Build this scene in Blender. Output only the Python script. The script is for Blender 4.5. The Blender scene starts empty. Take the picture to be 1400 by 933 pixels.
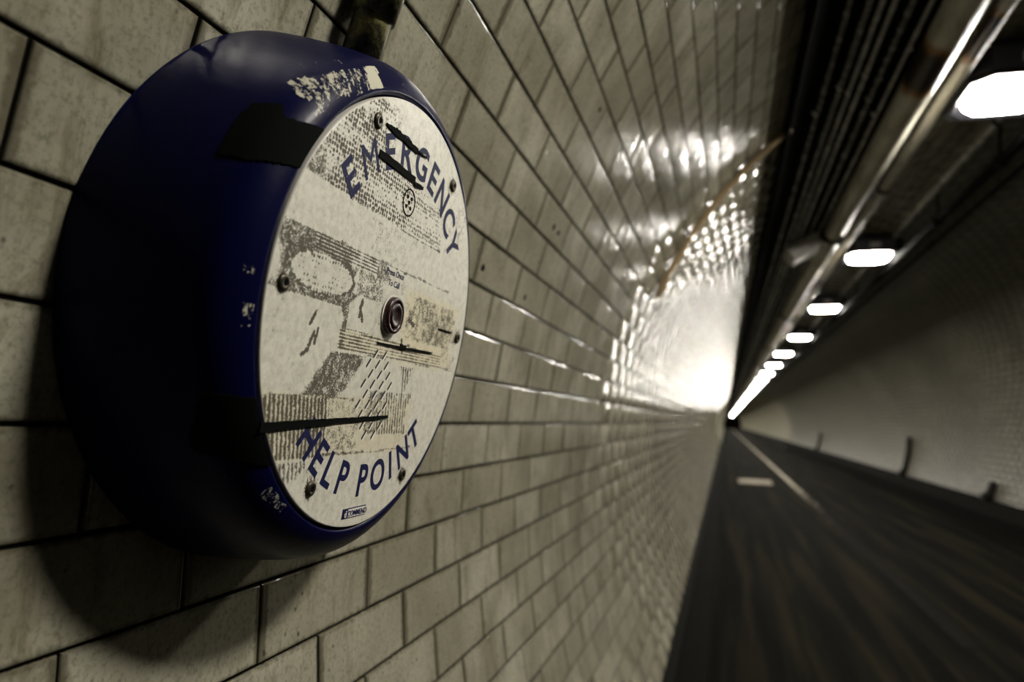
import bpy, math, random
import numpy as np
from mathutils import Matrix, Vector

random.seed(7)
rng = np.random.default_rng(7)
SC = bpy.context.scene
COL = SC.collection
R = 1.37            # radius of the tiled bore; tunnel axis is X=0, Z=0 until the final lift
FLOOR = -0.75       # floor level below the axis
PI = math.pi

# ------------------------------------------------------------------ camera
F_PX, VPX, VPY = 1014.27, 991.8, 579.06
fwd_c = np.array([(VPX - 700) / F_PX, (VPY - 466.5) / F_PX, 1.0]); fwd_c /= np.linalg.norm(fwd_c)
up_c = np.array([0, -1.0, 0]); up_c -= fwd_c * up_c.dot(fwd_c); up_c /= np.linalg.norm(up_c)
rt_c = np.cross(-up_c, fwd_c)
CM = np.stack([rt_c, fwd_c, up_c], 1)              # camera = CM @ world
CAM = np.array([-1.034, 0.0, 0.1265])
cd = bpy.data.cameras.new('camera')
cam = bpy.data.objects.new('camera', cd); COL.objects.link(cam)
mw = Matrix.Identity(4)
for i in range(3):
    mw[i][0] = CM[0, i]; mw[i][1] = -CM[1, i]; mw[i][2] = -CM[2, i]; mw[i][3] = CAM[i]
cam.matrix_world = mw
cd.sensor_width = 36.0; cd.lens = F_PX / 1400 * 36.0
cd.clip_start = 0.01; cd.clip_end = 400
cd.dof.use_dof = True; cd.dof.focus_distance = 0.49; cd.dof.aperture_fstop = 5.4
SC.camera = cam

# ------------------------------------------------------------------ world, exposure
w = bpy.data.worlds.new('world'); SC.world = w; w.use_nodes = True
w.node_tree.nodes['Background'].inputs[0].default_value = (0.02, 0.02, 0.02, 1)
w.node_tree.nodes['Background'].inputs[1].default_value = 0.1
SC.view_settings.view_transform = 'Standard'
SC.view_settings.look = 'None'
SC.view_settings.exposure = 1.1
SC.view_settings.gamma = 1.0
SC.view_settings.use_curve_mapping = False
LAMP_POWER = 90.0

# ------------------------------------------------------------------ helpers
class NT:
    def __init__(s, name):
        s.m = bpy.data.materials.new(name); s.m.use_nodes = True
        s.t = s.m.node_tree; s.b = s.t.nodes['Principled BSDF']
    def n(s, typ, **kw):
        nd = s.t.nodes.new(typ)
        for k, v in kw.items():
            if k == 'i':
                for kk, vv in v.items():
                    if isinstance(vv, bpy.types.NodeSocket): s.t.links.new(vv, nd.inputs[kk])
                    else: nd.inputs[kk].default_value = vv
            else: setattr(nd, k, v)
        return nd
    def math(s, op, a, b=0.0, c=0.0, clamp=False):
        nd = s.n('ShaderNodeMath', operation=op, use_clamp=clamp, i={0: a, 1: b})
        if op in ('MULTIPLY_ADD', 'SMOOTH_MIN', 'SMOOTH_MAX'):
            if isinstance(c, bpy.types.NodeSocket): s.t.links.new(c, nd.inputs[2])
            else: nd.inputs[2].default_value = c
        return nd.outputs[0]
    def ss(s, x, lo, hi):
        nd = s.n('ShaderNodeMapRange', interpolation_type='SMOOTHSTEP')
        for k, v in ((0, x), (1, lo), (2, hi), (3, 0.0), (4, 1.0)):
            if isinstance(v, bpy.types.NodeSocket): s.t.links.new(v, nd.inputs[k])
            else: nd.inputs[k].default_value = v
        return nd.outputs[0]
    def mix(s, f, a, b, blend='MIX'):
        nd = s.n('ShaderNodeMix', data_type='RGBA', blend_type=blend)
        for k, v in ((0, f), (6, a), (7, b)):
            if isinstance(v, bpy.types.NodeSocket): s.t.links.new(v, nd.inputs[k])
            else: nd.inputs[k].default_value = (tuple(v) + (1,) if isinstance(v, (tuple, list)) and len(v) == 3 else v)
        return nd.outputs[2]
    def noise(s, vec, scale, detail=3, rough=0.55, dist=0.0):
        return s.n('ShaderNodeTexNoise', i={'Vector': vec, 'Scale': scale, 'Detail': detail, 'Roughness': rough, 'Distortion': dist}).outputs[0]
    def vmul(s, vec, v):
        return s.n('ShaderNodeVectorMath', operation='MULTIPLY', i={0: vec, 1: v}).outputs[0]
    def pos(s): return s.n('ShaderNodeNewGeometry').outputs['Position']
    def obj(s): return s.n('ShaderNodeTexCoord').outputs['Object']
    def attr(s, name): return s.n('ShaderNodeAttribute', attribute_name=name).outputs['Fac']
    def bump(s, h, strength, dist):
        nd = s.n('ShaderNodeBump', i={'Strength': strength, 'Distance': dist, 'Height': h})
        s.set('Normal', nd.outputs[0])
    def set(s, k, v):
        if isinstance(v, bpy.types.NodeSocket): s.t.links.new(v, s.b.inputs[k])
        else: s.b.inputs[k].default_value = (v + (1,) if isinstance(v, tuple) and len(v) == 3 else v)

def plain(name, col, rough=0.5, metal=0.0, spec=0.5, var=0.25, scale=30.0, bump=0.0):
    t = NT(name); p = t.pos()
    f = t.noise(p, scale, 4)
    c = t.mix(f, tuple(x * (1 - var) for x in col), tuple(min(1, x * (1 + var)) for x in col))
    t.set('Base Color', c); t.set('Metallic', metal); t.set('Specular IOR Level', spec)
    r = t.math('MULTIPLY_ADD', f, 0.25, rough - 0.12)
    t.set('Roughness', r)
    if bump: t.bump(t.noise(p, scale * 6, 3), bump, 0.002)
    return t.m

def mesh(name, v, f, mat=None, parent=None, smooth=False, loc=None, mi=None):
    me = bpy.data.meshes.new(name)
    me.from_pydata([tuple(map(float, q)) for q in v], [], f if isinstance(f, list) else f.tolist())
    for m in (mat if isinstance(mat, (list, tuple)) else [mat]):
        if m: me.materials.append(m)
    if mi is not None: me.polygons.foreach_set('material_index', np.asarray(mi, dtype=np.int32))
    if smooth: me.polygons.foreach_set('use_smooth', np.ones(len(me.polygons), dtype=bool))
    me.update()
    return link(name, me, parent, loc)
def link(name, me, parent=None, loc=None):
    o = bpy.data.objects.new(name, me); COL.objects.link(o)
    if parent: o.parent = parent
    if loc is not None: o.location = loc
    return o
def empty(name, loc):
    o = bpy.data.objects.new(name, None); COL.objects.link(o); o.location = loc; o.empty_display_size = 0.05
    return o
def tag(o, label, cat, group=None):
    o['label'] = label; o['category'] = cat
    if group: o['group'] = group
    return o
def struct(o, label=None, kind='structure'):
    o['kind'] = kind
    if label: o['label'] = label
    return o
def tube(path, r, seg=14, caps=True):
    """verts, faces of a tube along a list of points"""
    path = [Vector(p) for p in path]; V = []; Fc = []
    n = len(path); rs = r if isinstance(r, (list, tuple)) else [r] * n
    ref = None
    for i, p in enumerate(path):
        d = (path[min(i + 1, n - 1)] - path[max(i - 1, 0)]).normalized()
        if ref is None:
            ref = d.orthogonal().normalized()
        ref = (ref - d * ref.dot(d)).normalized(); b = d.cross(ref)
        for k in range(seg):
            a = 2 * PI * k / seg
            V.append(p + (ref * math.cos(a) + b * math.sin(a)) * rs[i])
    for i in range(n - 1):
        for k in range(seg):
            k2 = (k + 1) % seg
            Fc.append((i * seg + k, i * seg + k2, (i + 1) * seg + k2, (i + 1) * seg + k))
    if caps:
        Fc.append(tuple(range(seg))[::-1]); Fc.append(tuple((n - 1) * seg + k for k in range(seg)))
    return V, Fc
def prism(levels):
    """stack of equal-length outlines [(x,y)...] at heights z -> closed solid"""
    V = []; Fc = []; n = len(levels[0][0])
    for pts, z in levels: V += [(x, y, z) for x, y in pts]
    for i in range(len(levels) - 1):
        for k in range(n):
            k2 = (k + 1) % n
            Fc.append((i * n + k, i * n + k2, (i + 1) * n + k2, (i + 1) * n + k))
    Fc.append(tuple(range(n))[::-1]); Fc.append(tuple((len(levels) - 1) * n + k for k in range(n)))
    return V, Fc
def octo(hx, hy, c):
    return [(hx - c, -hy), (hx, -hy + c), (hx, hy - c), (hx - c, hy), (-hx + c, hy), (-hx, hy - c), (-hx, -hy + c), (-hx + c, -hy)]
def box(x0, x1, y0, y1, z0, z1, bev=0.0):
    b = min(bev, (x1 - x0) / 3, (y1 - y0) / 3, (z1 - z0) / 3)
    o0 = [(x0 + b, y0 + b), (x1 - b, y0 + b), (x1 - b, y1 - b), (x0 + b, y1 - b)]
    o1 = [(x0, y0), (x1, y0), (x1, y1), (x0, y1)]
    if b == 0: return prism([(o1, z0), (o1, z1)])
    return prism([(o0, z0), (o1, z0 + b), (o1, z1 - b), (o0, z1)])
def ring_pt(deg, rad, y): return (rad * math.cos(math.radians(deg)), y, rad * math.sin(math.radians(deg)))

# ------------------------------------------------------------------ materials
TL_, TH_ = 0.1766, 0.0599
def tile_mat(name, per_object, k=1.0, r0=0.03, r1=0.15):
    t = NT(name); p = t.pos()
    rnd = t.n('ShaderNodeObjectInfo').outputs['Random'] if per_object else t.attr('tile_random')
    big = t.noise(p, 9, 4, 0.6)
    fine = t.noise(p, 240, 5, 0.75)
    streak = t.noise(t.vmul(p, (9, 34, 9)), 1.0, 5, 0.7, 1.2)
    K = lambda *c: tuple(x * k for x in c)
    c = t.mix(t.ss(big, 0.3, 0.7), K(0.24, 0.228, 0.172), K(0.42, 0.402, 0.318))
    c = t.mix(t.math('MULTIPLY', rnd, 0.6), c, K(0.19, 0.178, 0.125))
    c = t.mix(t.math('MULTIPLY', t.ss(streak, 0.49, 0.74), 0.62), c, K(0.10, 0.083, 0.045))
    c = t.mix(t.math('MULTIPLY', t.ss(fine, 0.46, 0.68), 0.60), c, K(0.11, 0.103, 0.066))
    if True:                                         # grime gathered along each tile's own edges
        ob = t.n('ShaderNodeSeparateXYZ', i={0: t.obj() if per_object else t.n('ShaderNodeUVMap', uv_map='tile_space').outputs[0]}).outputs
        ed = t.math('MINIMUM', t.math('SUBTRACT', t.math('SUBTRACT', TL_ / 2, t.math('MULTIPLY', rnd, 0.005)), t.math('ABSOLUTE', ob[0])), t.math('SUBTRACT', TH_ / 2, t.math('ABSOLUTE', ob[1])))
        ed = t.math('ADD', ed, t.math('MULTIPLY_ADD', t.noise(p, 120, 3), -0.006, 0.003))
        c = t.mix(t.math('MULTIPLY', t.ss(ed, 0.0055, 0.001), 0.68), c, K(0.06, 0.052, 0.03))
    vor = t.n('ShaderNodeTexVoronoi', i={'Vector': p, 'Scale': 75.0}).outputs['Distance']
    sp = t.math('MULTIPLY', t.ss(vor, 0.19, 0.08), t.ss(t.noise(p, 22, 2), 0.52, 0.62))
    c = t.mix(t.math('MULTIPLY', sp, 0.85), c, (0.04, 0.037, 0.025))
    t.set('Base Color', c)
    t.set('Roughness', t.math('MULTIPLY_ADD', fine, r1, r0))
    t.set('Specular IOR Level', 0.36)
    h = t.math('MULTIPLY_ADD', t.noise(p, 26, 2), 1.0, t.math('MULTIPLY', t.noise(p, 420, 2), 0.05))
    t.bump(h, 0.28, 0.004)
    return t.m
M_TILE = tile_mat('glazed_tile', True)
M_TILE_ST = tile_mat('glazed_tile_run', False)
M_TILE_R = tile_mat('shaded_tile_run', False, 0.38, 0.26, 0.25)  # darker, rougher tile copy: the far vault's dimness is put into its colour
M_GROUT = plain('dark_grout', (0.010, 0.009, 0.006), 0.9, spec=0.1, var=0.5, scale=60, bump=0.3)
def far_tile():
    t = NT('glazed_tile_far'); uv = t.n('ShaderNodeTexCoord').outputs['UV']; p = t.pos()
    br = t.n('ShaderNodeTexBrick', offset=0.5, i={'Vector': uv, 'Color1': (0.24, 0.23, 0.18, 1), 'Color2': (0.18, 0.17, 0.13, 1), 'Mortar': (0.04, 0.037, 0.03, 1), 'Scale': 1.0, 'Mortar Size': 0.015, 'Brick Width': 1.0, 'Row Height': 1.0})
    t.set('Base Color', t.mix(t.math('MULTIPLY', t.noise(t.vmul(p, (3, 20, 3)), 1.0, 3), 0.4), br.outputs['Color'], (0.22, 0.2, 0.13)))
    t.set('Roughness', 0.55); t.set('Specular IOR Level', 0.2)
    return t.m
M_FAR = far_tile()
def floor_mat():
    t = NT('worn_asphalt'); p = t.pos()
    tr = t.noise(t.vmul(p, (9, 0.35, 1)), 1.0, 3, 0.6)
    fi = t.noise(p, 70, 5, 0.7)
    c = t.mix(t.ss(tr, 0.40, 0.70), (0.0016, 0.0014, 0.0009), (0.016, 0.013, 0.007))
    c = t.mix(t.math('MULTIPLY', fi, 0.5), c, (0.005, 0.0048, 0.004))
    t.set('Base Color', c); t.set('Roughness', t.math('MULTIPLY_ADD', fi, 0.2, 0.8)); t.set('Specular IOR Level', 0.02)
    t.bump(fi, 0.5, 0.004)
    return t.m
M_FLOOR = floor_mat()
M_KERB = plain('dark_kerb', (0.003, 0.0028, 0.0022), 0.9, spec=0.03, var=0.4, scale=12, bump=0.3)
M_BLACK = plain('black_gap', (0.003, 0.003, 0.0025), 0.9, spec=0.05)
def paint_mat():
    t = NT('worn_white_paint'); p = t.pos()
    wn = t.noise(t.vmul(p, (30, 6, 1)), 1.0, 5, 0.7)
    yy = t.n('ShaderNodeSeparateXYZ', i={0: p}).outputs[1]
    wn = t.math('ADD', wn, t.math('MULTIPLY', t.ss(yy, 13.0, 5.5), 0.34))
    c = t.mix(t.ss(wn, 0.35, 0.7), (0.55, 0.50, 0.41), (0.006, 0.005, 0.004))
    t.set('Base Color', c); t.set('Roughness', 0.9); t.set('Specular IOR Level', 0.03); return t.m
M_PAINT = paint_mat()
M_TRAY = plain('blackened_steel', (0.0025, 0.0025, 0.0022), 0.85, spec=0.03, var=0.5)
M_CABLE = plain('black_cable', (0.14, 0.135, 0.13), 0.25, spec=0.5, var=0.4, scale=40)
M_CABLE2 = plain('grey_conduit', (0.42, 0.41, 0.40), 0.25, spec=0.5, var=0.4, scale=20)
M_BOLT = plain('glint_bolt', (0.85, 0.84, 0.80), 0.2, var=0.05)  # near-white, non-metal: the bolt heads' glints are put into the colour
M_TAN = plain('tan_conduit', (0.40, 0.29, 0.15), 0.5, var=0.3)
M_BODY = plain('lamp_body', (0.008, 0.008, 0.010), 0.4, var=0.3)
M_BOX = plain('grey_box', (0.55, 0.53, 0.50), 0.4, var=0.2)
M_DARKPIPE = plain('dark_pipe', (0.002, 0.002, 0.0018), 0.85, spec=0.03, var=0.5)
M_POST = plain('dark_post', (0.008, 0.007, 0.005), 0.6, spec=0.2, var=0.4)
def pipe_mat():
    t = NT('cream_pipe'); p = t.obj()
    n1 = t.noise(t.vmul(p, (20, 4, 20)), 1.0, 4, 0.65)
    c = t.mix(t.ss(n1, 0.35, 0.75), (0.62, 0.60, 0.52), (0.30, 0.275, 0.20))
    d = t.n('ShaderNodeVectorMath', operation='DISTANCE', i={0: t.vmul(p, (0.35, 1, 0.35)), 1: (0.004, 2.33, -0.015)}).outputs['Value']
    d = t.math('ADD', d, t.math('MULTIPLY', t.noise(p, 18, 4), 0.10))
    c = t.mix(t.ss(d, 0.23, 0.18), c, (0.30, 0.14, 0.02))
    c = t.mix(t.ss(d, 0.19, 0.15), c, (0.02, 0.009, 0.003))
    t.set('Base Color', c); t.set('Roughness', 0.38); t.bump(n1, 0.3, 0.01)
    return t.m
M_PIPE = pipe_mat()
def emit_mat():
    t = NT('lit_diffuser'); t.set('Base Color', (0.9, 0.9, 0.88)); t.set('Roughness', 0.4)
    t.set('Emission Color', (1.0, 0.945, 0.84)); t.set('Emission Strength', LAMP_POWER); return t.m
M_EMIT = emit_mat()
def old_metal():
    t = NT('patinated_conduit'); p = t.pos()
    n1 = t.noise(p, 90, 4, 0.7)
    c = t.mix(t.ss(n1, 0.35, 0.75), (0.020, 0.020, 0.010), (0.24, 0.225, 0.08))
    t.set('Base Color', c); t.set('Metallic', 0.3); t.set('Roughness', t.math('MULTIPLY_ADD', n1, 0.3, 0.25)); t.bump(n1, 0.4, 0.002); return t.m
M_OLD = old_metal()

# ------------------------------------------------------------------ tunnel shell
S0, TH, TL = 0.1161, 0.0599, 0.1766        # arc of the reference joint, tile height, tile length
Y0, Y_NEAR, Y_FAR = -5.0, 30.0, 125.0
def arc_deg(s): return 180.0 - math.degrees(s / R)
S_LEFT, S_RIGHT = -0.80, PI * R + 0.80
S_TOP = PI * R / 2
def shell(name, s0, s1, label):
    V = []; Fc = []; mi = []; uv = []
    ns = 40; ys = [Y0, Y_NEAR, Y_FAR]; rad = R + 0.0034
    for y in ys:
        for i in range(ns + 1):
            s = s0 + (s1 - s0) * i / ns
            V.append(ring_pt(arc_deg(s), rad if y < 29 else R + 0.0034, y)); uv.append((y / TL, (s - S0) / TH))
    for y in ys:                                    # outer skin so that the lining has thickness
        for i in range(ns + 1):
            s = s0 + (s1 - s0) * i / ns
            V.append(ring_pt(arc_deg(s), R + 0.15, y)); uv.append((y / TL, (s - S0) / TH))
    n = ns + 1; m = 3 * n
    for j in range(2):
        for i in range(ns):
            a = j * n + i
            Fc.append((a, a + n, a + n + 1, a + 1)); mi.append(j)
            Fc.append((m + a, m + a + 1, m + a + n + 1, m + a + n)); mi.append(0)
    for j in range(2):
        for i in (0, ns):
            a = j * n + i; Fc.append((a, a + n, m + a + n, m + a)); mi.append(0)
    for j in (0, 2):
        for i in range(ns):
            a = j * n + i; Fc.append((a, a + 1, m + a + 1, m + a)); mi.append(0)
    o = mesh(name, V, Fc, [M_GROUT, M_FAR], smooth=True, mi=mi)
    L = o.data.uv_layers.new(name='UVMap')
    vi = np.zeros(len(o.data.loops), dtype=np.int32); o.data.loops.foreach_get('vertex_index', vi)
    L.data.foreach_set('uv', np.array(uv, dtype=np.float32)[vi].ravel())
    struct(o, label); return o
wall_l = shell('wall_left', S_LEFT, S_TOP, 'curved tunnel wall of cream glazed tiles carrying the blue help point')
wall_r = shell('wall_right', S_TOP, S_RIGHT, 'far curved tunnel wall of dim glazed tiles opposite the help point')

def tile_template():
    hx, hy = TL / 2 - 0.0013, TH / 2 - 0.0013
    rings = [(0.0, -0.0050), (0.0, -0.0012), (0.0005, -0.0004), (0.0016, 0.0)]
    V = []; Fc = []
    for ins, z in rings: V += [(-hx + ins, -hy + ins, z), (hx - ins, -hy + ins, z), (hx - ins, hy - ins, z), (-hx + ins, hy - ins, z)]
    for i in range(3):
        for k in range(4):
            k2 = (k + 1) % 4; Fc.append((4 * i + k, 4 * i + k2, 4 * i + 4 + k2, 4 * i + 4 + k))
    Fc.append((12, 13, 14, 15))
    return np.array(V), np.array(Fc)
TV, TF = tile_template()
tmesh = []
for q in range(6):                                   # a few slightly uneven tiles, shared by the single ones
    v = TV.copy()
    if q:
        j = rng.normal(0, 0.00022, (4, 2))
        for r_ in range(4): v[4 * r_:4 * r_ + 4, :2] += j
    me = bpy.data.meshes.new('tile'); me.from_pydata([tuple(a) for a in v], [], TF.tolist()); me.materials.append(M_TILE); me.update()
    tmesh.append(me)
def proj(P):
    q = (P - CAM) @ CM.T
    return 700 + F_PX * q[..., 0] / q[..., 2], 466.5 + F_PX * q[..., 1] / q[..., 2], q[..., 2]
K0, K1 = -13, int((S_RIGHT - S0) / TH)
rows = []
for k in range(K0, K1 - 1):
    ph = 0.951 + 0.0025 * min(k, 20) - (TL / 2 if k % 2 else 0)
    j0 = int((Y0 - ph) / TL) + 1; j1 = int((Y_NEAR - ph) / TL) - 1
    for j in range(j0, j1): rows.append((k, ph + j * TL + TL / 2))
rows = np.array(rows)
s_mid = S0 + (rows[:, 0] + 0.5) * TH
ang = PI - s_mid / R
cen = np.stack([R * np.cos(ang), rows[:, 1], R * np.sin(ang)], 1)
nrm = -np.stack([np.cos(ang), 0 * ang, np.sin(ang)], 1)
tan = np.stack([np.sin(ang), 0 * ang, -np.cos(ang)], 1)
ydir = np.tile(np.array([0, 1.0, 0]), (len(rows), 1))
N = len(rows)
tx, ty = rng.normal(0, 0.0045, N), rng.normal(0, 0.0065, N)
xa = ydir + nrm * tx[:, None]; ya = tan + nrm * ty[:, None]
za = np.cross(xa, ya); za /= np.linalg.norm(za, axis=1)[:, None]
cen = cen + nrm * np.clip(rng.normal(0, 0.00022, N), -0.0005, 0.0005)[:, None]
# size on the picture -> the 300 largest left-wall tiles become objects of their own
px, py, pz = proj(cen)
L2 = (cen[:, None] + np.array([[-TL / 2, -TH / 2], [TL / 2, -TH / 2], [TL / 2, TH / 2], [-TL / 2, TH / 2]])[None, :, :1] * ydir[:, None]
      + np.array([[-TL / 2, -TH / 2], [TL / 2, -TH / 2], [TL / 2, TH / 2], [-TL / 2, TH / 2]])[None, :, 1:] * tan[:, None])
cx, cy, cz = proj(L2)
clx, cly = np.clip(cx, 0, 1400), np.clip(cy, 0, 933)
area = 0.5 * np.abs(sum(clx[:, i] * cly[:, (i + 1) % 4] - clx[:, (i + 1) % 4] * cly[:, i] for i in range(4)))
area[(cz.min(1) < 0.05) | (s_mid > S_TOP)] = 0
du, dv = rows[:, 1] - 0.4725, s_mid - 0.209
area[(np.abs(du) + TL / 2 < 0.12) & (np.abs(dv) + TH / 2 < 0.12)] = 0      # wholly behind the help point
single = np.zeros(N, bool); single[np.argsort(-area)[:300]] = True
for i in np.where(single)[0]:
    o = link('tile', tmesh[int(rng.integers(0, 6))], wall_l)
    m = Matrix.Identity(4)
    for a in range(3): m[a][0] = xa[i, a]; m[a][1] = ya[i, a]; m[a][2] = za[i, a]; m[a][3] = cen[i, a]
    o.matrix_local = m
def tile_run(sel, parent, mat):
    idx = np.where(sel)[0]; n = len(idx); nv = len(TV)
    v = cen[idx][:, None] + TV[None, :, :1] * xa[idx][:, None] + TV[None, :, 1:2] * ya[idx][:, None] + TV[None, :, 2:] * za[idx][:, None]
    f = (TF[None] + (np.arange(n) * nv)[:, None, None]).reshape(-1, 4)
    me = bpy.data.meshes.new('tile_run')
    me.vertices.add(n * nv); me.vertices.foreach_set('co', v.reshape(-1).astype(np.float32))
    me.loops.add(f.size); me.loops.foreach_set('vertex_index', f.reshape(-1).astype(np.int32))
    me.polygons.add(len(f)); me.polygons.foreach_set('loop_start', np.arange(0, f.size, 4, dtype=np.int32))
    me.update(calc_edges=True); me.validate()
    at = me.attributes.new('tile_random', 'FLOAT', 'FACE')
    at.data.foreach_set('value', np.repeat(rng.random(n), len(TF)).astype(np.float32))
    uvl = me.uv_layers.new(name='tile_space'); uvl.data.foreach_set('uv', TV[np.tile(TF.ravel(), n), :2].astype(np.float32).ravel())
    me.materials.append(mat)
    o = link('tile_run', me, parent); o['kind'] = 'stuff'; o['label'] = 'remaining glazed tiles running down the tunnel'; return o
left = s_mid <= S_TOP
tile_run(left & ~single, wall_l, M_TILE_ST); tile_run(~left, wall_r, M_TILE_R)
# small drilled holes left in the tiles near the help point
for (hx_, hy_, hz_, hr) in ((-1.333, .889, .316, .0045), (-1.334, 1.099, .312, .005), (-1.225, 1.116, .613, .0045), (-1.300, 1.141, .433, .005), (-1.300, 1.176, .432, .0045)):
    a = math.atan2(hz_, hx_); c = Vector((math.cos(a) * (R - 0.0012), hy_, math.sin(a) * (R - 0.0012))); d = Vector((math.cos(a), 0, math.sin(a)))
    V, Fc = tube([c, c + d * 0.004], hr, 12); mesh('drill_hole', V, Fc, M_BLACK, wall_l)

# floor, kerbs, markings
fx = math.sqrt(R * R - FLOOR ** 2) + 0.06
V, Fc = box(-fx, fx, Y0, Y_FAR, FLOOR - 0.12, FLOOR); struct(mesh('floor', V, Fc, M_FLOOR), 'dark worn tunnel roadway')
def run_y(outline, y0, y1):
    n = len(outline); V = [(x, y0, z) for x, z in outline] + [(x, y1, z) for x, z in outline]
    Fc = [(k, (k + 1) % n, n + (k + 1) % n, n + k) for k in range(n)] + [tuple(range(n))[::-1], tuple(range(n, 2 * n))]
    return V, Fc
V, Fc = run_y([(-1.205, -.75), (-1.085, -.75), (-1.085, -.685), (-1.095, -.672), (-1.180, -.672), (-1.205, -.69)], Y0, Y_FAR)
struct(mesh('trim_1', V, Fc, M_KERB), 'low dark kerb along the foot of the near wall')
V, Fc = run_y([(-1.222, -.76), (-1.185, -.76), (-1.185, -.665), (-1.212, -.648)], Y0, Y_FAR)
struct(mesh('trim_2', V, Fc, M_BLACK), 'black gutter strip between near wall tiles and kerb')
V, Fc = run_y([(1.16, -.76), (1.29, -.76), (1.293, -.487), (1.25, -.487), (1.16, -.60)], Y0, Y_FAR)
struct(mesh('trim_3', V, Fc, M_KERB), 'dark sloped skirting along the foot of the far wall')
for nm, yy in (('wall_back', Y0), ('wall_far', Y_FAR)):
    V, Fc = box(-1.5, 1.5, yy - 0.1 if yy < 0 else yy, yy if yy < 0 else yy + 0.1, -0.9, 1.5)
    struct(mesh(nm, V, Fc, M_GROUT), 'dark closing wall of the tunnel')
V, Fc = box(-0.115, -0.045, 3.5, Y_FAR - 1, FLOOR, FLOOR + 0.0025)
tag(mesh('painted_line', V, Fc, M_PAINT), 'long worn white line painted along the middle of the roadway', 'road marking')
V, Fc = box(-0.84, -0.36, 11.7, 12.5, FLOOR, FLOOR + 0.0025)
tag(mesh('painted_bar', V, Fc, M_PAINT), 'short white bar painted across the roadway left of the long line', 'road marking')

# ------------------------------------------------------------------ lamps
def make_lamp():
    root = empty('ceiling_lamp', (0, 0, 0))
    V, Fc = prism([(octo(.128, .150, .046), -.012), (octo(.150, .180, .056), -.022), (octo(.172, .210, .06), -.012), (octo(.178, .218, .06), .060), (octo(.150, .19, .05), .085)])
    mesh('lamp_body', V, Fc, M_BODY, root)
    V, Fc = prism([(octo(.106, .124, .041), -.030), (octo(.112, .132, .042), -.027), (octo(.122, .142, .045), -.006)])
    mesh('diffuser', V, Fc, M_EMIT, root)
    for s in (-1, 1):
        V, Fc = box(-.03, .03, s * .216 - .008, s * .216 + .008, .004, .034, .003); mesh('latch', V, Fc, M_BOX, root)
    V, Fc = tube([(0, 0, .08), (0, 0, .128)], .022, 12); mesh('hanger', V, Fc, M_BODY, root)
    return root
def copy_tree(o):
    c = o.copy(); COL.objects.link(c)
    for ch in list(o.children):
        k = ch.copy(); COL.objects.link(k); k.parent = c
    return c
lamp_y = [0.60, 2.74, 5.28, 7.58, 10.05, 12.4, 14.8]
while lamp_y[-1] < 118: lamp_y.append(lamp_y[-1] + 2.43)
ordn = ['nearest in view at the right edge of the frame', 'second nearest in view', 'third nearest in view', 'fourth in the row going away', 'fifth in the row going away', 'sixth in the row going away', 'seventh in the row going away', 'eighth in the row going away']
proto = make_lamp()
for i, y in enumerate(lamp_y):
    o = proto if i == 0 else copy_tree(proto)
    o.location = (-0.12 - (0.03 if i > 4 else 0), y, 1.262)
    q = i - 1
    if i < 1: lab = "lit bulkhead ceiling lamp overhead, just out of view above the blue help point"
    elif q < len(ordn): lab = 'lit white bulkhead ceiling lamp, ' + ordn[q]
    else: lab = 'tiny far lit ceiling lamp merging into the white line of lights'
    tag(o, lab, 'lamp', 'row of bulkhead lamps along the tunnel ceiling')

# ------------------------------------------------------------------ services on the vault
def vault(x, rad): 
    a = math.acos(x / R); return Vector((rad * math.cos(a), 0, rad * math.sin(a)))
TY0, TY1 = Y0, 120.0
TX = np.linspace(-.857, -.462, 15)
A_ = vault(-.857, 1.352); B_ = vault(-.462, 1.352); ex = (B_ - A_).normalized()
tray = empty('cable_tray', (A_.x, TY0, A_.z))
def xz(*pts): return [(p.x - A_.x, p.z - A_.z) for p in pts]
V, Fc = run_y(xz(*([vault(x, 1.3535) for x in TX] + [vault(x, 1.3575) for x in TX[::-1]])), 0, TY1 - TY0); mesh('tray_plate', V, Fc, M_TRAY, tray)
for x0, x1 in ((-.861, -.857), (-.462, -.456)):
    V, Fc = run_y(xz(vault(x0, 1.338), vault(x1, 1.338), vault(x1, 1.366), vault(x0, 1.366)), 0, TY1 - TY0); mesh('side_flange', V, Fc, M_TRAY, tray)
for bx_, by_ in ((-.72, 2.33), (-.68, 2.43), (-.64, 2.36), (-.58, 2.45), (-.52, 2.32), (-.478, 2.44), (-.59, 2.60), (-.54, 2.79), (-.78, 2.42)):
    p = vault(bx_, 1.3385) - A_; p.y = by_ - TY0; e_ = -vault(bx_, 1.0)
    V, Fc = tube([p - e_ * .016, p, p + e_ * .003, p + e_ * .005], [.0050, .0050, .0036, .0008], 10)
    mesh('bolt', V, Fc, M_BOLT, tray, True)
tag(tray, 'long blackened cable tray hugging the vault above the near wall', 'cable tray')
cw = ['nearest the near wall', 'second from the near wall', 'third from the near wall', 'in the middle of the seven', 'third from the cream pipe', 'second from the cream pipe', 'nearest the cream pipe']
for i, x in enumerate((-.768, -.714, -.674, -.636, -.583, -.522, -.476)):
    rad = .0072 if i not in (1, 4) else .0088
    c = vault(x, 1.3530 - rad)
    V, Fc = tube([(c.x, y, c.z) for y in (TY0, 0, 5, 20, 60, TY1)], rad, 12)
    o = mesh('tray_cable', V, Fc, M_CABLE2 if i in (2, 3, 5, 6) else M_CABLE, None, True)  # paler grey carries the highlight lines on cables the lamps do not reach
    tag(o, 'thin dark cable in the overhead tray, ' + cw[i], 'cable', 'cables in the overhead tray')
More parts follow.
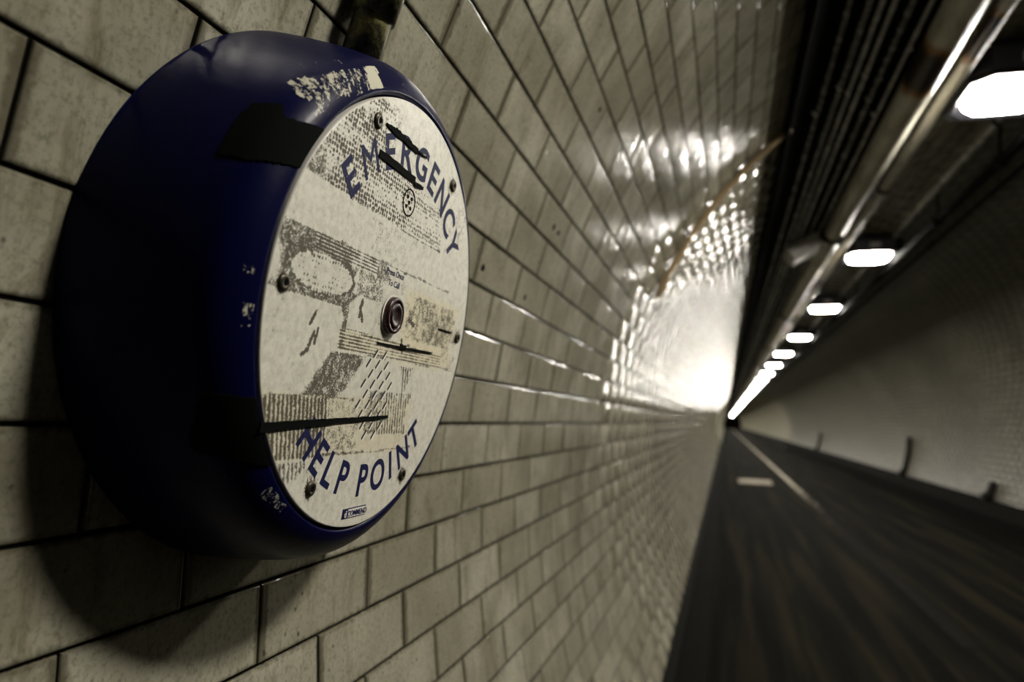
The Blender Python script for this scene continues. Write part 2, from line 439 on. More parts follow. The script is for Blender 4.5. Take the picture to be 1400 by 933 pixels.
def pipe(name, x, z, r, mat, label, cat, sleeves=(), seg=24, clip=None):
    root = empty(name, (x, TY0, z))
    V, Fc = tube([(0, y, 0) for y in (TY0, 0, 4, 10, 30, TY1)], r, seg)
    o = mesh('pipe_run', V, Fc, mat, root, True, (0, -TY0, 0))
    for y in sleeves:
        V, Fc = tube([(0, y - TY0 - .045, 0), (0, y - TY0 - .04, 0), (0, y - TY0 + .04, 0), (0, y - TY0 + .045, 0)], [r * 1.02, r * 1.16, r * 1.16, r * 1.02], seg); mesh('sleeve', V, Fc, mat, root)
    if clip is not None:
        for y in clip:
            a = math.atan2(z, x); top = Vector((math.cos(a), 0, math.sin(a))) * (R - math.hypot(x, z))
            V, Fc = tube([(0, y - TY0 - .012, 0), (0, y - TY0 + .012, 0)], r * 1.35, 12); mesh('saddle_clip', V, Fc, M_DARKPIPE, root)
            V, Fc = tube([(0, y - TY0, 0), (top.x, y - TY0, top.z)], .006, 8); mesh('clip_stem', V, Fc, M_DARKPIPE, root)
    tag(root, label, cat); return root
bigp = pipe('cream_pipe', -.450, 1.205, .050, M_PIPE, 'fat cream pipe with a rust burn beside the cable tray', 'pipe', (5.1, 8.3, 11.5), 32, np.arange(1.2, 20, 3.2))
pipe('thin_cream_pipe', -.308, 1.268, .022, M_PIPE, 'thinner cream pipe between the fat pipe and the lamps', 'pipe', (4.1, 7.3), 20, np.arange(1.4, 20, 2.4))
pipe('lamp_conduit', -.01, 1.335, .014, M_CABLE2, 'grey conduit running along the vault over the lamps', 'conduit', (3.9,), 14, np.arange(1.5, 20, 1.7))
pipe('dark_conduit', .042, 1.2205, .021, M_DARKPIPE, 'thick dark conduit slung right beside the row of lamps', 'conduit', (), 18, [y + .62 for y in lamp_y[:9]] + [y + 1.55 for y in lamp_y[:9]])
pipe('slim_dark_conduit', .255, 1.322, .011, M_DARKPIPE, 'slim dark conduit on the vault farthest from the near wall', 'conduit', (), 12, np.arange(1.9, 20, 1.7))
# junction box under the tray
_j = vault(-.655, 1.283); jb = empty('junction_box', (_j.x, 4.45, _j.z))
V, Fc = box(-.085, .085, -.12, .12, -.035, .035, .008); o = mesh('box_body', V, Fc, M_BOX, jb); o.rotation_euler = (0, -math.atan2(ex.z, ex.x), 0)
V, Fc = box(-.078, .078, -.11, .11, -.044, -.034, .004); o = mesh('box_lid', V, Fc, M_BOX, jb); o.rotation_euler = (0, -math.atan2(ex.z, ex.x), 0)
tag(jb, 'grey junction box hanging below the cable tray', 'box')
# tan conduit down the vault
tan_c = [ring_pt(d, R - .013, 2.44) for d in np.linspace(128.0, 157.0, 16)]
V, Fc = tube(tan_c, .011, 10); tag(mesh('tan_conduit', V, Fc, M_TAN, None, True), 'tan conduit curving down the vault from the cable tray', 'conduit')
# posts against the far wall
for i, (y, z0, z1) in enumerate(((11.15, -.49, .03), (20.9, -.49, -.02), (7.75, -.49, -.33))):
    a0, a1 = math.asin(z0 / R), math.asin(z1 / R)
    P = [((R - .03) * math.cos(a), y, (R - .03) * math.sin(a)) for a in np.linspace(a0, a1, 7)]
    root = empty('wall_post', P[0])
    V, Fc = tube([tuple(np.array(q) - np.array(P[0])) for q in P], [.034] * 6 + [.022], 12); mesh('post_shaft', V, Fc, M_POST, root, True)
    V, Fc = box(-.05, .03, -.05, .05, -.01, .05, .006); mesh('post_foot', V, Fc, M_POST, root)
    tag(root, ('tall dark post against the far wall, the nearer tall one', 'dark post against the far wall, farthest from the viewer', 'short stubby dark post at the foot of the far wall')[i], 'post', 'dark posts along the far wall')

# ------------------------------------------------------------------ the help point
TILT = 0.1443
n_ = np.array([math.cos(TILT), 0, -math.sin(TILT)]); u_ = np.array([math.sin(TILT), 0, math.cos(TILT)]); y_ = np.array([0, 1.0, 0])
C0 = np.array([-1.26023, 0.47245, 0.19410]); DEP = 0.0945; BASE = C0 - n_ * DEP
def LP(u, v, d=DEP): return y_ * u + u_ * v + n_ * d         # millimetre-free local point of the help point
PR = np.array([(0, .185), (.25, .1825), (.5, .1785), (.7, .174), (.85, .1688), (.95, .160), (1, .1497)])
def smooth_prof():
    # Catmull-Rom through the measured profile
    P = np.vstack([2 * PR[0] - PR[1], PR, PR[-1] + (PR[-1] - PR[-2]) * [0.0, 1.0]]); out = []
    for i in range(1, len(P) - 2):
        for t in np.linspace(0, 1, 9)[:-1]:
            p0, p1, p2, p3 = P[i - 1:i + 3]
            out.append(.5 * ((2 * p1) + (-p0 + p2) * t + (2 * p0 - 5 * p1 + 4 * p2 - p3) * t * t + (-p0 + 3 * p1 - 3 * p2 + p3) * t ** 3))
    out.append(PR[-1]); return np.array(out)
prof = smooth_prof(); prof[:, 0] = np.clip(prof[:, 0], 0, 1)
cum = np.concatenate([[0], np.cumsum(np.hypot(np.diff(prof[:, 0]) * DEP, np.diff(prof[:, 1])))]); arc = (cum[-1] - cum) * 1000   # mm from face rim outward
def surf(phi, a, off=0.0):
    """point on the housing at angle phi (deg) and a mm from the rim"""
    f = np.interp(a, arc[::-1], prof[::-1, 0]); r = np.interp(a, arc[::-1], prof[::-1, 1])
    f2 = np.interp(a + .5, arc[::-1], prof[::-1, 0]); r2 = np.interp(a + .5, arc[::-1], prof[::-1, 1])
    td, tr = (f2 - f) * DEP, r2 - r; L = math.hypot(td, tr) + 1e-9
    nd, nr = tr / L, -td / L                       # outward normal in (depth, radius)
    p = math.radians(phi); d = f * DEP + nd * off; rr = r + nr * off
    return LP(rr * math.cos(p), rr * math.sin(p), d)
def inside(px_, py_, poly):
    c = np.zeros(np.shape(px_), bool); n = len(poly)
    for i in range(n):
        x1, y1 = poly[i]; x2, y2 = poly[(i + 1) % n]
        c ^= ((y1 > py_) != (y2 > py_)) & (px_ < (x2 - x1) * (py_ - y1) / (y2 - y1 + 1e-12) + x1)
    return c
hp = empty('help_point', tuple(BASE))
tag(hp, 'round navy wall intercom with a scuffed white emergency plate on the tiles', 'intercom')
def housing_mat():
    t = NT('navy_moulding'); p = t.obj()
    sc_ = t.attr('scuff')
    n1 = t.noise(t.vmul(p, (130, 260, 130)), 1.0, 4, 0.65); n2 = t.noise(p, 520, 3, 0.7)
    m = t.math('MULTIPLY_ADD', n1, 0.6, t.math('MULTIPLY', n2, 0.4))
    f = t.ss(t.math('ADD', m, sc_), 0.97, 1.04)
    dust = t.ss(t.noise(p, 35, 4, 0.7), 0.55, 0.85)
    c = t.mix(t.math('MULTIPLY', dust, 0.35), (0.0015, 0.0022, 0.026), (0.0035, 0.004, 0.016))
    c = t.mix(f, c, (0.50, 0.48, 0.38))
    t.set('Base Color', c)
    r = t.math('MULTIPLY_ADD', dust, 0.15, 0.36); r = t.math('MAXIMUM', r, t.math('MULTIPLY', f, 0.6))
    t.set('Roughness', r); t.set('Specular IOR Level', 0.06)
    t.set('Coat Weight', 0.02); t.set('Coat Roughness', 0.12)
    t.bump(t.noise(p, 90, 3), 0.12, 0.002)
    return t.m
M_NAVY = housing_mat()
NS = 256
V = []; Fc = []; sca = []
inner = [(1.0 - .003 / DEP, .1478), (1.0 - .012 / DEP, .1474)]
full = [tuple(q) for q in prof] + inner
arcs = list(arc) + [0, 0]
scuffs = [([(139, 33), (134.5, 25), (124.5, 18), (113, 19), (115.5, 1.5), (128.5, 2.5), (141, 10), (143, 21), (141, 35)], .47),
          ([(136, 44), (117, 30), (116, 21), (125, 19), (138, 36)], .37), ([(144, 8), (138, 1), (138, 6), (143, 12)], .44),
          ([(181, 12), (177.5, 12), (177.5, 4), (181, 5)], .50), ([(190, 10), (185, 9), (185, 2), (190, 2)], .44),
          ([(226, 13), (235, 7), (235.5, 1), (226, 3)], .47), ([(222, 26), (224, 14), (219, 14), (218, 24)], .36), ([(113, 19), (118, 18), (121, 4), (115.5, 1)], .62)]
for (f, r), a in zip(full, arcs):
    for k in range(NS):
        ph = 360.0 * k / NS; p = math.radians(ph)
        q = LP(r * math.cos(p), r * math.sin(p), f * DEP) + BASE
        rr = math.hypot(q[0], q[2])
        if rr > R - .0006: s_ = (R - .0006) / rr; q = np.array([q[0] * s_, q[1], q[2] * s_])
        V.append(q - BASE)
        d = 0.0
        for poly, amt in scuffs:
            if inside(np.array(ph), np.array(a), poly): d = max(d, amt)
        sca.append(d)
nr = len(full)
for i in range(nr - 1):
    for k in range(NS):
        k2 = (k + 1) % NS; Fc.append((i * NS + k, i * NS + k2, (i + 1) * NS + k2, (i + 1) * NS + k))
Fc.append(tuple((nr - 1) * NS + k for k in range(NS)))
o = mesh('housing', V, Fc, M_NAVY, hp, True); o['label'] = 'navy moulded dome housing with scraped paint'
at = o.data.attributes.new('scuff', 'FLOAT', 'POINT'); at.data.foreach_set('value', np.array(sca, dtype=np.float32))

# --- face plate with tape residue
def vnoise(u, v, cell, seed):
    g = np.random.default_rng(seed).random((90, 90)); x = (u + 200) / cell; y = (v + 200) / cell
    xi, yi = x.astype(int) % 89, y.astype(int) % 89; fx_, fy_ = x % 1, y % 1
    fx_, fy_ = fx_ * fx_ * (3 - 2 * fx_), fy_ * fy_ * (3 - 2 * fy_)
    return (g[xi, yi] * (1 - fx_) + g[xi + 1, yi] * fx_) * (1 - fy_) + (g[xi, yi + 1] * (1 - fx_) + g[xi + 1, yi + 1] * fx_) * fy_
RF = 0.1464; G = 250
lin = np.linspace(-RF, RF, G)
uu, vv = np.meshgrid(lin, lin, indexing='ij')
rr_ = np.hypot(uu, vv); sc = np.where(rr_ > RF, RF / np.maximum(rr_, 1e-9), 1.0)
keep = rr_ < RF + 0.0011
U, Vv = (uu * sc) * 1000, (vv * sc) * 1000
def soft(x, a, b, s): return np.clip((x - a) / s + .5, 0, 1) * np.clip((b - x) / s + .5, 0, 1)
wob = (vnoise(U, Vv, 9, 3) - .5) * 14
def reg(u0, u1, v0, v1, amt, su=10, sv=2): return amt * soft(U + wob, u0, u1, su) * soft(Vv, v0, v1, sv)
dirt = np.zeros_like(U); stripe = np.zeros_like(U); dots = np.zeros_like(U); yel = np.zeros_like(U)
def dmax(x):
    global dirt
    dirt = np.maximum(dirt, x)
dmax(reg(-150, -55, 62, 135, .46)); dmax(reg(-60, 5, 62, 96, .38)); dmax(reg(0, 92, 60, 92, .30, 14, 6)); dmax(reg(-60, -35, 100, 135, .40))
dots = np.maximum(dots, np.maximum(reg(-105, 60, 62, 100, .9, 8, 4), reg(-120, -50, 70, 130, .6)))
dmax(reg(-55, 25, 36, 60, .30)); dmax(reg(30, 95, 34, 60, .24)); dmax(reg(80, 112, 70, 108, .36))
ov = ((U + 95) / 34) ** 2 + ((Vv - 12) / 11) ** 2
dmax(reg(-146, -58, -4, 33.5, .50)); dirt = np.where(ov < 1, dirt * .55, dirt); dots = np.maximum(dots, np.where(ov < 1, .8, 0))
dmax(.55 * (np.abs(ov - 1.08) < .12) * (Vv < 16))
dmax(reg(-60, -14, 6, 33.5, .42)); stripe = np.maximum(stripe, reg(-112, -28, 24, 33, .9, 4)); dmax(reg(-70, -55, -30, 8, .50, 5))
dmax(reg(28, 112, -14, 22, .42, 8, 4)); yel = np.maximum(yel, reg(20, 125, -30, 24, .8, 12, 6)); dmax(reg(98, 128, -24, 14, .38))
dmax(.30 * (np.hypot(U, Vv) < 30) * (vnoise(U, Vv, 7, 9) > .5))
dmax(reg(-72, 137, -29, -17, .38)); stripe = np.maximum(stripe, reg(-72, 100, -29, -17, .85, 5)); yel = np.maximum(yel, reg(-70, 130, -29, -16, .6))
wedge = soft(U - (Vv + 45) * .9, -86, -36, 9) * soft(Vv, -60, -30, 2); dmax(.50 * wedge)
w2 = (np.abs(U - 42) < (Vv + 58) * .45) & (Vv > -58) & (Vv < -33); dmax(.46 * w2)
stripev = np.zeros_like(U)
dmax(reg(-140, -62, -97, -60, .50)); dmax(reg(-65, -15, -94, -60, .38)); dmax(reg(-15, 58, -84, -52, .42)); dmax(reg(-140, -78, -112, -97, .42, 14, 5))
stripev = np.maximum(stripev, np.maximum(reg(-140, -62, -112, -60, .9), np.maximum(reg(8, 60, -84, -52, .8), np.where(w2, .9, 0))))
yel = np.maximum(yel, reg(-140, 60, -97, -58, .55))
dmax(.22 * np.clip((RF * 1000 - rr_ * 1000) / -4 + 1.2, 0, 1)); dmax(.245 + 0 * U)
dirt = dirt + .05 * (dirt > .28) + (vnoise(U, Vv, 22, 12) - .5) * .10
for (v0, u0, u1) in ((33.5, -143, 98), (61, -84, 66), (-29, -66, 136), (-60, -134, -30), (-95, -112, 74), (-16.5, -66, 40)):
    dmax(.52 * soft(U, u0, u1, 2) * (np.abs(Vv - v0 - (vnoise(U, Vv, 30, 5) - .5) * 2) < .75))
for su_, sv_ in ((66.5, 115.5), (-66.5, 115.5), (133, 0), (-133, 0), (66.5, -115.5), (-66.5, -115.5)):
    dmax(.46 * np.clip(1 - (np.hypot(U - su_, Vv - sv_) - 6) / 9, 0, 1))
for p0, p1 in (((-100, -18), (-96, -11)), ((-97, -30), (-94, -22)), ((-92, -28), (-90, -20)), ((-103, -36), (-98, -33)), ((-46, 0), (-40, -8)), ((-44, 4), (-45, -6)), ((30, 2), (40, -1)), ((24, -14), (28, -22))):
    p0, p1 = np.array(p0), np.array(p1); d = p1 - p0; t = np.clip(((U - p0[0]) * d[0] + (Vv - p0[1]) * d[1]) / (d @ d), 0, 1)
    dmax(.9 * (np.hypot(U - p0[0] - t * d[0], Vv - p0[1] - t * d[1]) < 1.3))
def face_mat():
    t = NT('scuffed_white_plate'); p = t.obj()
    sep = t.n('ShaderNodeSeparateXYZ', i={0: p}).outputs
    yv, zv = sep[1], sep[2]
    d = t.attr('dirt'); dt = t.attr('dots'); st = t.attr('stripe'); sv = t.attr('stripev'); ye = t.attr('yellow')
    n1 = t.noise(p, 900, 4, 0.8); n2 = t.noise(p, 190, 5, 0.7)
    base = t.math('MULTIPLY_ADD', n1, 0.62, t.math('MULTIPLY', n2, 0.38))
    vor = t.n('ShaderNodeTexVoronoi', i={'Vector': p, 'Scale': 330.0, 'Randomness': 0.35}).outputs['Distance']
    dv = t.ss(vor, 0.62, 0.20)
    base = t.math('ADD', base, t.math('MULTIPLY', t.math('SUBTRACT', dv, 0.42), t.math('MULTIPLY', dt, 0.30)))
    wave = t.math('SINE', t.math('MULTIPLY', zv, 2 * PI / 0.0021))
    base = t.math('ADD', base, t.math('MULTIPLY', wave, t.math('MULTIPLY', st, 0.10)))
    wv = t.math('SINE', t.math('MULTIPLY_ADD', t.math('ADD', yv, t.math('MULTIPLY', zv, 0.25)), 2 * PI / 0.0042, t.math('MULTIPLY', n2, 7.0)))
    base = t.math('ADD', base, t.math('MULTIPLY', wv, t.math('MULTIPLY', sv, 0.10)))
    base = t.math('MULTIPLY_ADD', base, 1.7, -0.35)
    f = t.ss(t.math('ADD', base, d), 0.93, 1.03)
    c = t.mix(t.ss(n2, 0.35, 0.7), (0.66, 0.645, 0.56), (0.50, 0.485, 0.41))
    c = t.mix(t.math('MULTIPLY', ye, 0.55), c, (0.62, 0.53, 0.29))
    c = t.mix(t.math('MULTIPLY', t.ss(n1, 0.50, 0.72), 0.35), c, (0.22, 0.21, 0.16))
    c = t.mix(t.math('MULTIPLY', f, 0.95), c, t.mix(n2, (0.012, 0.010, 0.005), (0.075, 0.062, 0.030)))
    t.set('Base Color', c); t.set('Roughness', t.math('MULTIPLY_ADD', f, 0.3, 0.42)); t.set('Specular IOR Level', 0.4)
    t.bump(f, 0.2, 0.0004)
    return t.m
M_FACE = face_mat()
ids = -np.ones((G, G), int); ids[keep] = np.arange(keep.sum())
V = [LP(a / 1000, b / 1000, DEP + .0006) for a, b in zip(U[keep], Vv[keep])]
q = np.stack([ids[:-1, :-1], ids[1:, :-1], ids[1:, 1:], ids[:-1, 1:]], -1).reshape(-1, 4); q = q[(q >= 0).all(1)]
o = mesh('face_plate', V, q.tolist(), M_FACE, hp, True); o['label'] = 'scuffed white plate with tape residue'
for nm, arr in (('dirt', dirt), ('dots', dots), ('stripe', stripe), ('stripev', stripev), ('yellow', yel)):
    at = o.data.attributes.new(nm, 'FLOAT', 'POINT'); at.data.foreach_set('value', arr[keep].astype(np.float32))
M_EDGE = plain('plate_edge', (0.66, 0.64, 0.58), 0.35, var=0.15)
V = []; Fc = []
for (r, d) in ((RF - .0004, DEP + .0007), (RF + .0002, DEP + .0004), (RF + .0004, DEP - .0008), (RF + .0004, DEP - .004)):
    V += [LP(r * math.cos(2 * PI * k / 200), r * math.sin(2 * PI * k / 200), d) for k in range(200)]
for i in range(3):
    for k in range(200): Fc.append((i * 200 + k, i * 200 + (k + 1) % 200, (i + 1) * 200 + (k + 1) % 200, (i + 1) * 200 + k))
Fc = [f[::-1] for f in Fc]; mesh('plate_rim', V, Fc, M_EDGE, hp, True)

# --- lettering
def ink_mat(name, col, wear=0.62):
    t = NT(name); p = t.obj(); n1 = t.noise(p, 700, 4, 0.7); n2 = t.noise(p, 130, 3)
    f = t.ss(t.math('MULTIPLY_ADD', n1, 0.7, t.math('MULTIPLY', n2, 0.3)), wear, wear + .06)
    t.set('Base Color', t.mix(f, col, (0.55, 0.53, 0.46))); t.set('Roughness', 0.6); t.set('Specular IOR Level', 0.12); return t.m
M_INK = ink_mat('navy_lettering', (0.006, 0.008, 0.05)); M_INK2 = ink_mat('navy_print', (0.010, 0.013, 0.06), 0.75)
def text_mesh(ch, size, bold=0.0, cond=1.0):
    c = bpy.data.curves.new('text', 'FONT'); c.body = ch; c.size = size; c.offset = bold * size; c.align_x = 'CENTER'; c.resolution_u = 6
    ob = bpy.data.objects.new('text', c); COL.objects.link(ob)
    dg = bpy.context.evaluated_depsgraph_get(); me = bpy.data.meshes.new_from_object(ob.evaluated_get(dg))
    v = np.array([x.co[:2] for x in me.vertices]); f = [tuple(x.vertices) for x in me.polygons]
    bpy.data.objects.remove(ob); bpy.data.curves.remove(c); bpy.data.meshes.remove(me)
    v[:, 0] = (v[:, 0] - (v[:, 0].min() + v[:, 0].max()) / 2) * cond
    return v, f
def place_text(name, ch, cap, u, v, rot, mat, bold=0.022, lift=.0008, parent=None, cond=1.0):
    tv, tf = text_mesh(ch, cap / 0.729, bold, cond); tv[:, 1] -= cap / 2
    cr, sr = math.cos(rot), math.sin(rot)
    V = [LP(u + x * cr - y * sr, v + x * sr + y * cr, DEP + lift) for x, y in tv]
    # a skin below the top gives each letter its own thickness
    V2 = [LP(u + x * cr - y * sr, v + x * sr + y * cr, DEP + lift - .0002) for x, y in tv]
    n = len(V); ed = {}
    for f in tf:
        for a, b in zip(f, f[1:] + f[:1]): ed[(a, b)] = 1
    sides = [(a, n + a, n + b, b) for (a, b) in ed if (b, a) not in ed]
    return mesh(name, V + V2, [tuple(f) for f in tf] + [tuple(n + k for k in f[::-1]) for f in tf] + sides, mat, parent or hp)
for ch, a in zip('EMERGENCY', (139.3, 126.2, 112.5, 99.8, 87.2, 75.0, 63.4, 50.8, 39.6)):
    r = .1135; p = math.radians(a)
    place_text('letter', ch, .0235, r * math.cos(p), r * math.sin(p), p - PI / 2, M_INK, bold=.001 if ch == 'M' else .022, cond=.92 if ch == 'M' else .95)
for ch, a in zip('HELPPOINT', (-132.6, -122.8, -113.8, -104.0, -89.3, -78.2, -68.4, -58.2, -47.9)):
    r = .1145; p = math.radians(a)
    place_text('letter', ch, .0225, r * math.cos(p), r * math.sin(p), p + PI / 2, M_INK, cond=.88)
place_text('printed_line', 'Press Once', .0044, -.0045, .0300, 0, M_INK2, .012)
place_text('printed_line', 'To Call', .0044, -.0045, .0228, 0, M_INK2, .012)
# maker's badge
def flat(name, poly, mat, lift, parent=hp, th=.0003):
    n = len(poly); V = [LP(a, b, DEP + lift) for a, b in poly] + [LP(a, b, DEP + lift - th) for a, b in poly]
    return mesh(name, V, [tuple(range(n)), tuple(range(n, 2 * n))[::-1]] + [(k, n + k, n + (k + 1) % n, (k + 1) % n) for k in range(n)], mat, parent)
bx0, bx1, by0, by1 = -.0195, .0135, -.1405, -.1335
badge = flat('maker_badge', [(bx0, by0), (bx1, by0), (bx1, by1), (bx0, by1)], M_INK2, .0008)
flat('badge_field', [(bx0 + .0075, by0 + .0008), (bx1 - .0008, by0 + .0008), (bx1 - .0008, by1 - .0008), (bx0 + .0075, by1 - .0008)], M_EDGE, .0011, badge)
place_text('badge_text', 'COMMEND', .0040, (bx0 + .0075 + bx1) / 2, (by0 + by1) / 2, 0, M_INK2, .006, .0014, badge, .98)
place_text('badge_mark', 'd', .0046, bx0 + .0037, (by0 + by1) / 2, 0, M_EDGE, .02, .0014, badge)
# microphone roundel
def ringf(name, u, v, r0, r1, mat, lift, n=36):
    V = []; Fc = []
    for r, l in ((r0, lift - .0003), (r0, lift), (r1, lift), (r1, lift - .0003)):
        V += [LP(u + r * math.cos(2 * PI * k / n), v + r * math.sin(2 * PI * k / n), DEP + l) for k in range(n)]
    for i in range(3):
        for k in range(n): Fc.append((i * n + k, i * n + (k + 1) % n, (i + 1) * n + (k + 1) % n, (i + 1) * n + k)[::-1])
    return mesh(name, V, Fc, mat, hp)
ringf('microphone_ring', -.004, .0812, .0088, .0098, M_BLACK, .0009)
for a, b in ((0, 0), (.0034, .0034), (-.0034, .0034), (.0034, -.0034), (-.0034, -.0034)):
    flat('microphone_hole', [(-.004 + a + .0015 * math.cos(k * PI / 6), .0812 + b + .0015 * math.sin(k * PI / 6)) for k in range(12)], M_BLACK, .0009)
# speaker louvres: slit plus raised lip, shared mesh
M_SLIT = plain('slit_dark', (0.008, 0.008, 0.006), 0.8)
ca, sa = math.cos(math.radians(51)), math.sin(math.radians(51))
def sl(a, b, d): return LP(a * ca - b * sa, a * sa + b * ca, d) - LP(0, 0, 0)
V = [sl(-.0042, -.0003, .0009), sl(-.0034, -.0008, .0009), sl(.0034, -.0008, .0009), sl(.0042, -.0003, .0009), sl(.0036, .0011, .0009), sl(-.0036, .0011, .0009),
     sl(-.0040, -.0010, .0008), sl(.0040, -.0010, .0008), sl(.0034, -.0018, .0013), sl(-.0034, -.0018, .0013), sl(.0036, -.0024, .0008), sl(-.0036, -.0024, .0008)]
me0 = None
cen_s = []
for j in range(-4, 5):                              # staggered rows of slits
    for i in range(-3, 4):
        cen_s.append((-.0045 + i * .0135 + (j % 2) * .00675 + j * .0012, -.0555 + j * .0070))
for (a, b) in cen_s:
    da, db = a + .0045, b + .0555
    if abs(db) > .0285 or abs(da) > .0245 - max(0, abs(db) - .012) * .75: continue
    if me0 is None:
        o = mesh('speaker_slot', V, [(0, 1, 2, 3, 4, 5), (6, 7, 8, 9)[::-1], (9, 8, 10, 11)[::-1], (6, 9, 11), (7, 10, 8)], [M_SLIT, M_EDGE], hp, mi=[0, 1, 1, 1, 1]); me0 = o.data
    else: o = link('speaker_slot', me0, hp)
    o.location = tuple(LP(a, b))
# call button
def lathe(name, prof_, u, v, mat, parent, n=40, smooth=True):
    V = []; Fc = []
    for r, d in prof_: V += [LP(u + r * math.cos(2 * PI * k / n), v + r * math.sin(2 * PI * k / n), DEP + d) for k in range(n)]
    for i in range(len(prof_) - 1):
        for k in range(n): Fc.append((i * n + k, i * n + (k + 1) % n, (i + 1) * n + (k + 1) % n, (i + 1) * n + k)[::-1])
    Fc.append(tuple((len(prof_) - 1) * n + k for k in range(n)))
    return mesh(name, V, [f[::-1] if len(f) == 4 else f for f in Fc], mat, parent, smooth)
M_RED = plain('dark_red_button', (0.022, 0.004, 0.004), 0.3, var=0.3, scale=200)
M_RED2 = plain('worn_red_button', (0.012, 0.004, 0.004), 0.4, var=0.3, scale=200)
btn = lathe('call_button', [(.0130, .0004), (.0130, .0042), (.0124, .0052), (.0104, .0055), (.0098, .0044), (.0094, .0038)], -.001, .001, M_RED, hp); btn['label'] = 'dark red round call button'
lathe('button_cap', [(.0091, .0030), (.0091, .0050), (.0082, .0058), (.0070, .0060), (.0058, .0056), (.0050, .0050), (.0030, .0046)], -.001, .001, M_RED2, btn)
ringf('button_bezel', -.001, .001, .0131, .0147, M_EDGE, .0016)
# security screws
M_SCREW = plain('rusty_screw', (0.05, 0.042, 0.028), 0.4, metal=0.7, var=0.5, scale=400)
for i in range(6):
    a = math.radians(60 * i); su_, sv_ = .133 * math.cos(a), .1335 * math.sin(a)
    s_ = lathe('screw', [(.0052, .0004), (.0052, .0012), (.0044, .0022), (.0034, .0026), (.0022, .0026), (.0018, .0014)], su_, sv_, M_SCREW, hp, 20)
    flat('screw_socket', [(su_ + .0017 * math.cos(k * PI / 3), sv_ + .0017 * math.sin(k * PI / 3)) for k in range(6)], M_BLACK, .0028, s_)
# black tape remnants on the plate
M_TAPE = plain('black_tape', (0.002, 0.0025, 0.002), 0.8, spec=0.04, var=0.5, scale=300, bump=0.2)
def ragged(u0, v0a, v0b, u1, v1a, v1b, n, j, seed):
    r_ = random.Random(seed); top = []; bot = []
    for k in range(n + 1):
        t = k / n; u = u0 + (u1 - u0) * t
        top.append((u, v0b + (v1b - v0b) * t + r_.uniform(-j, j))); bot.append((u, v0a + (v1a - v0a) * t + r_.uniform(-j, j)))
    V = [LP(a / 1000, b / 1000, DEP + .0016) for a, b in bot + top] + [LP(a / 1000, b / 1000, DEP + .0009) for a, b in bot + top]
    m = n + 1; q_ = 2 * m; Fc = []
    for k in range(n):
        Fc += [(k, k + 1, m + k + 1, m + k), (q_ + k, q_ + k + 1, k + 1, k), (m + k, m + k + 1, q_ + m + k + 1, q_ + m + k)]
    Fc += [(0, m, q_ + m, q_), (n, q_ + n, q_ + m + n, m + n)]
    return V, Fc
for k, a in enumerate(((-130, -80.5, -75.0, 22, -71.6, -69.6, 40, .25), (-58, 95.5, 100.8, -2, 95.5, 100.4, 16, .4), (-2, 94.0, 97.0, 13, 96.0, 98.0, 6, .4), (-56, 117.2, 118.6, -42, 116, 120, 5, .5), (-42, 116.0, 120.4, -6, 115.8, 120.0, 14, .8), (-6, 117, 119, 10, 118, 119, 5, .3),
                       (-14, -20.6, -19.4, 25, -20.2, -18.6, 10, .2), (30, -20.2, -18.6, 82, -19.2, -17.6, 10, .2), (22, -21.5, -17.0, 32, -21, -17.5, 4, .8), (88, 2, 3.0, 118, 2, 3, 4, .2))):
    V, Fc = ragged(*a, 50 + k); mesh('tape_strip', V, Fc, M_TAPE, hp)
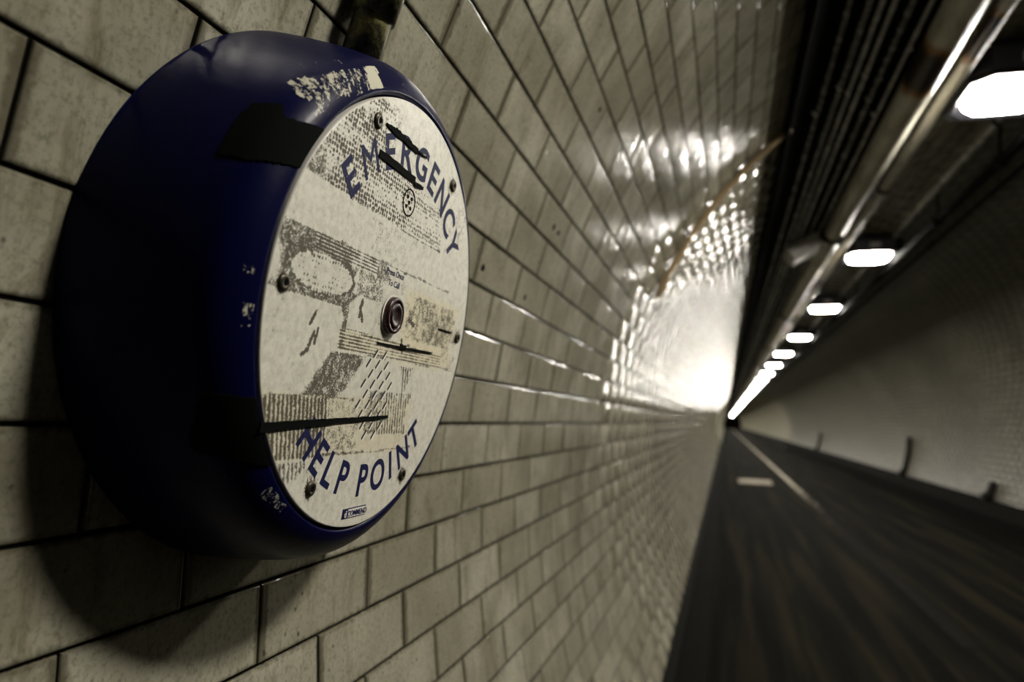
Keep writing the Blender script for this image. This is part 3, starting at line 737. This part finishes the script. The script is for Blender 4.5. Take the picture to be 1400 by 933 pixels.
# black tape squares on the housing flank
def patch(poly, seed, nphi=46, na=30):
    ph = [p[0] for p in poly]; ar = [p[1] for p in poly]
    P = np.linspace(min(ph), max(ph), nphi); A = np.linspace(max(0.3, min(ar)), max(ar), na)
    V = []; Fc = []
    for p in P:
        for a in A: V.append(surf(p, a, .0009))
    m = len(V)
    for p in P:
        for a in A: V.append(surf(p, a, -.0003))
    inn = np.zeros((nphi - 1, na - 1), bool)
    for i in range(nphi - 1):
        for j in range(na - 1):
            inn[i, j] = inside(np.array((P[i] + P[i + 1]) / 2), np.array((A[j] + A[j + 1]) / 2), poly)
    for i in range(nphi - 1):
        for j in range(na - 1):
            if not inn[i, j]: continue
            a, b, c, d = i * na + j, i * na + j + 1, (i + 1) * na + j + 1, (i + 1) * na + j
            Fc.append((a, b, c, d))
            for (s, t_, di, dj) in ((a, b, -1, 0), (b, c, 0, 1), (c, d, 1, 0), (d, a, 0, -1)):
                ii, jj = i + di, j + dj
                if not (0 <= ii < nphi - 1 and 0 <= jj < na - 1) or not inn[ii, jj]: Fc.append((t_, s, m + s, m + t_))
    o = mesh('tape_patch', V, Fc, M_TAPE, hp); o['label'] = 'square of black tape on the housing flank'
    return o
patch([(149, 39), (146.5, 25.4), (149, 20), (147.5, 13), (143.8, .2), (156, .2), (158.5, 13), (160.5, 25), (161, 39.5), (155, 40)], 1)
patch([(201.5, 26.4), (202.5, 14.7), (204.5, .2), (213.5, .2), (221, .8), (216.8, 13.5), (215.6, 18), (214.5, 24), (213, 36), (210.5, 36.8), (207, 32), (204.5, 30.5)], 2)

# riser conduit feeding the help point
cz = math.degrees(math.atan2(.37, -1.3))
cp = [ring_pt(d, R - .0175, .4735) for d in np.linspace(cz - .5, 128.9, 22)]
rc = empty('riser_conduit', cp[0])
V, Fc = tube([tuple(np.array(q) - np.array(cp[0])) for q in cp], .0145, 20); mesh('conduit_run', V, Fc, M_OLD, rc, True)
V, Fc = tube([tuple(np.array(cp[i]) - np.array(cp[0])) for i in (1, 2, 3)], [.0168, .0172, .0168], 20); mesh('coupling', V, Fc, M_OLD, rc, True)
tag(rc, 'old greenish metal conduit rising from the top of the blue help point', 'conduit')

# ------------------------------------------------------------------ lift everything so that the floor is at Z = 0
for o in SC.objects:
    if o.parent is None: o.location.z -= FLOOR
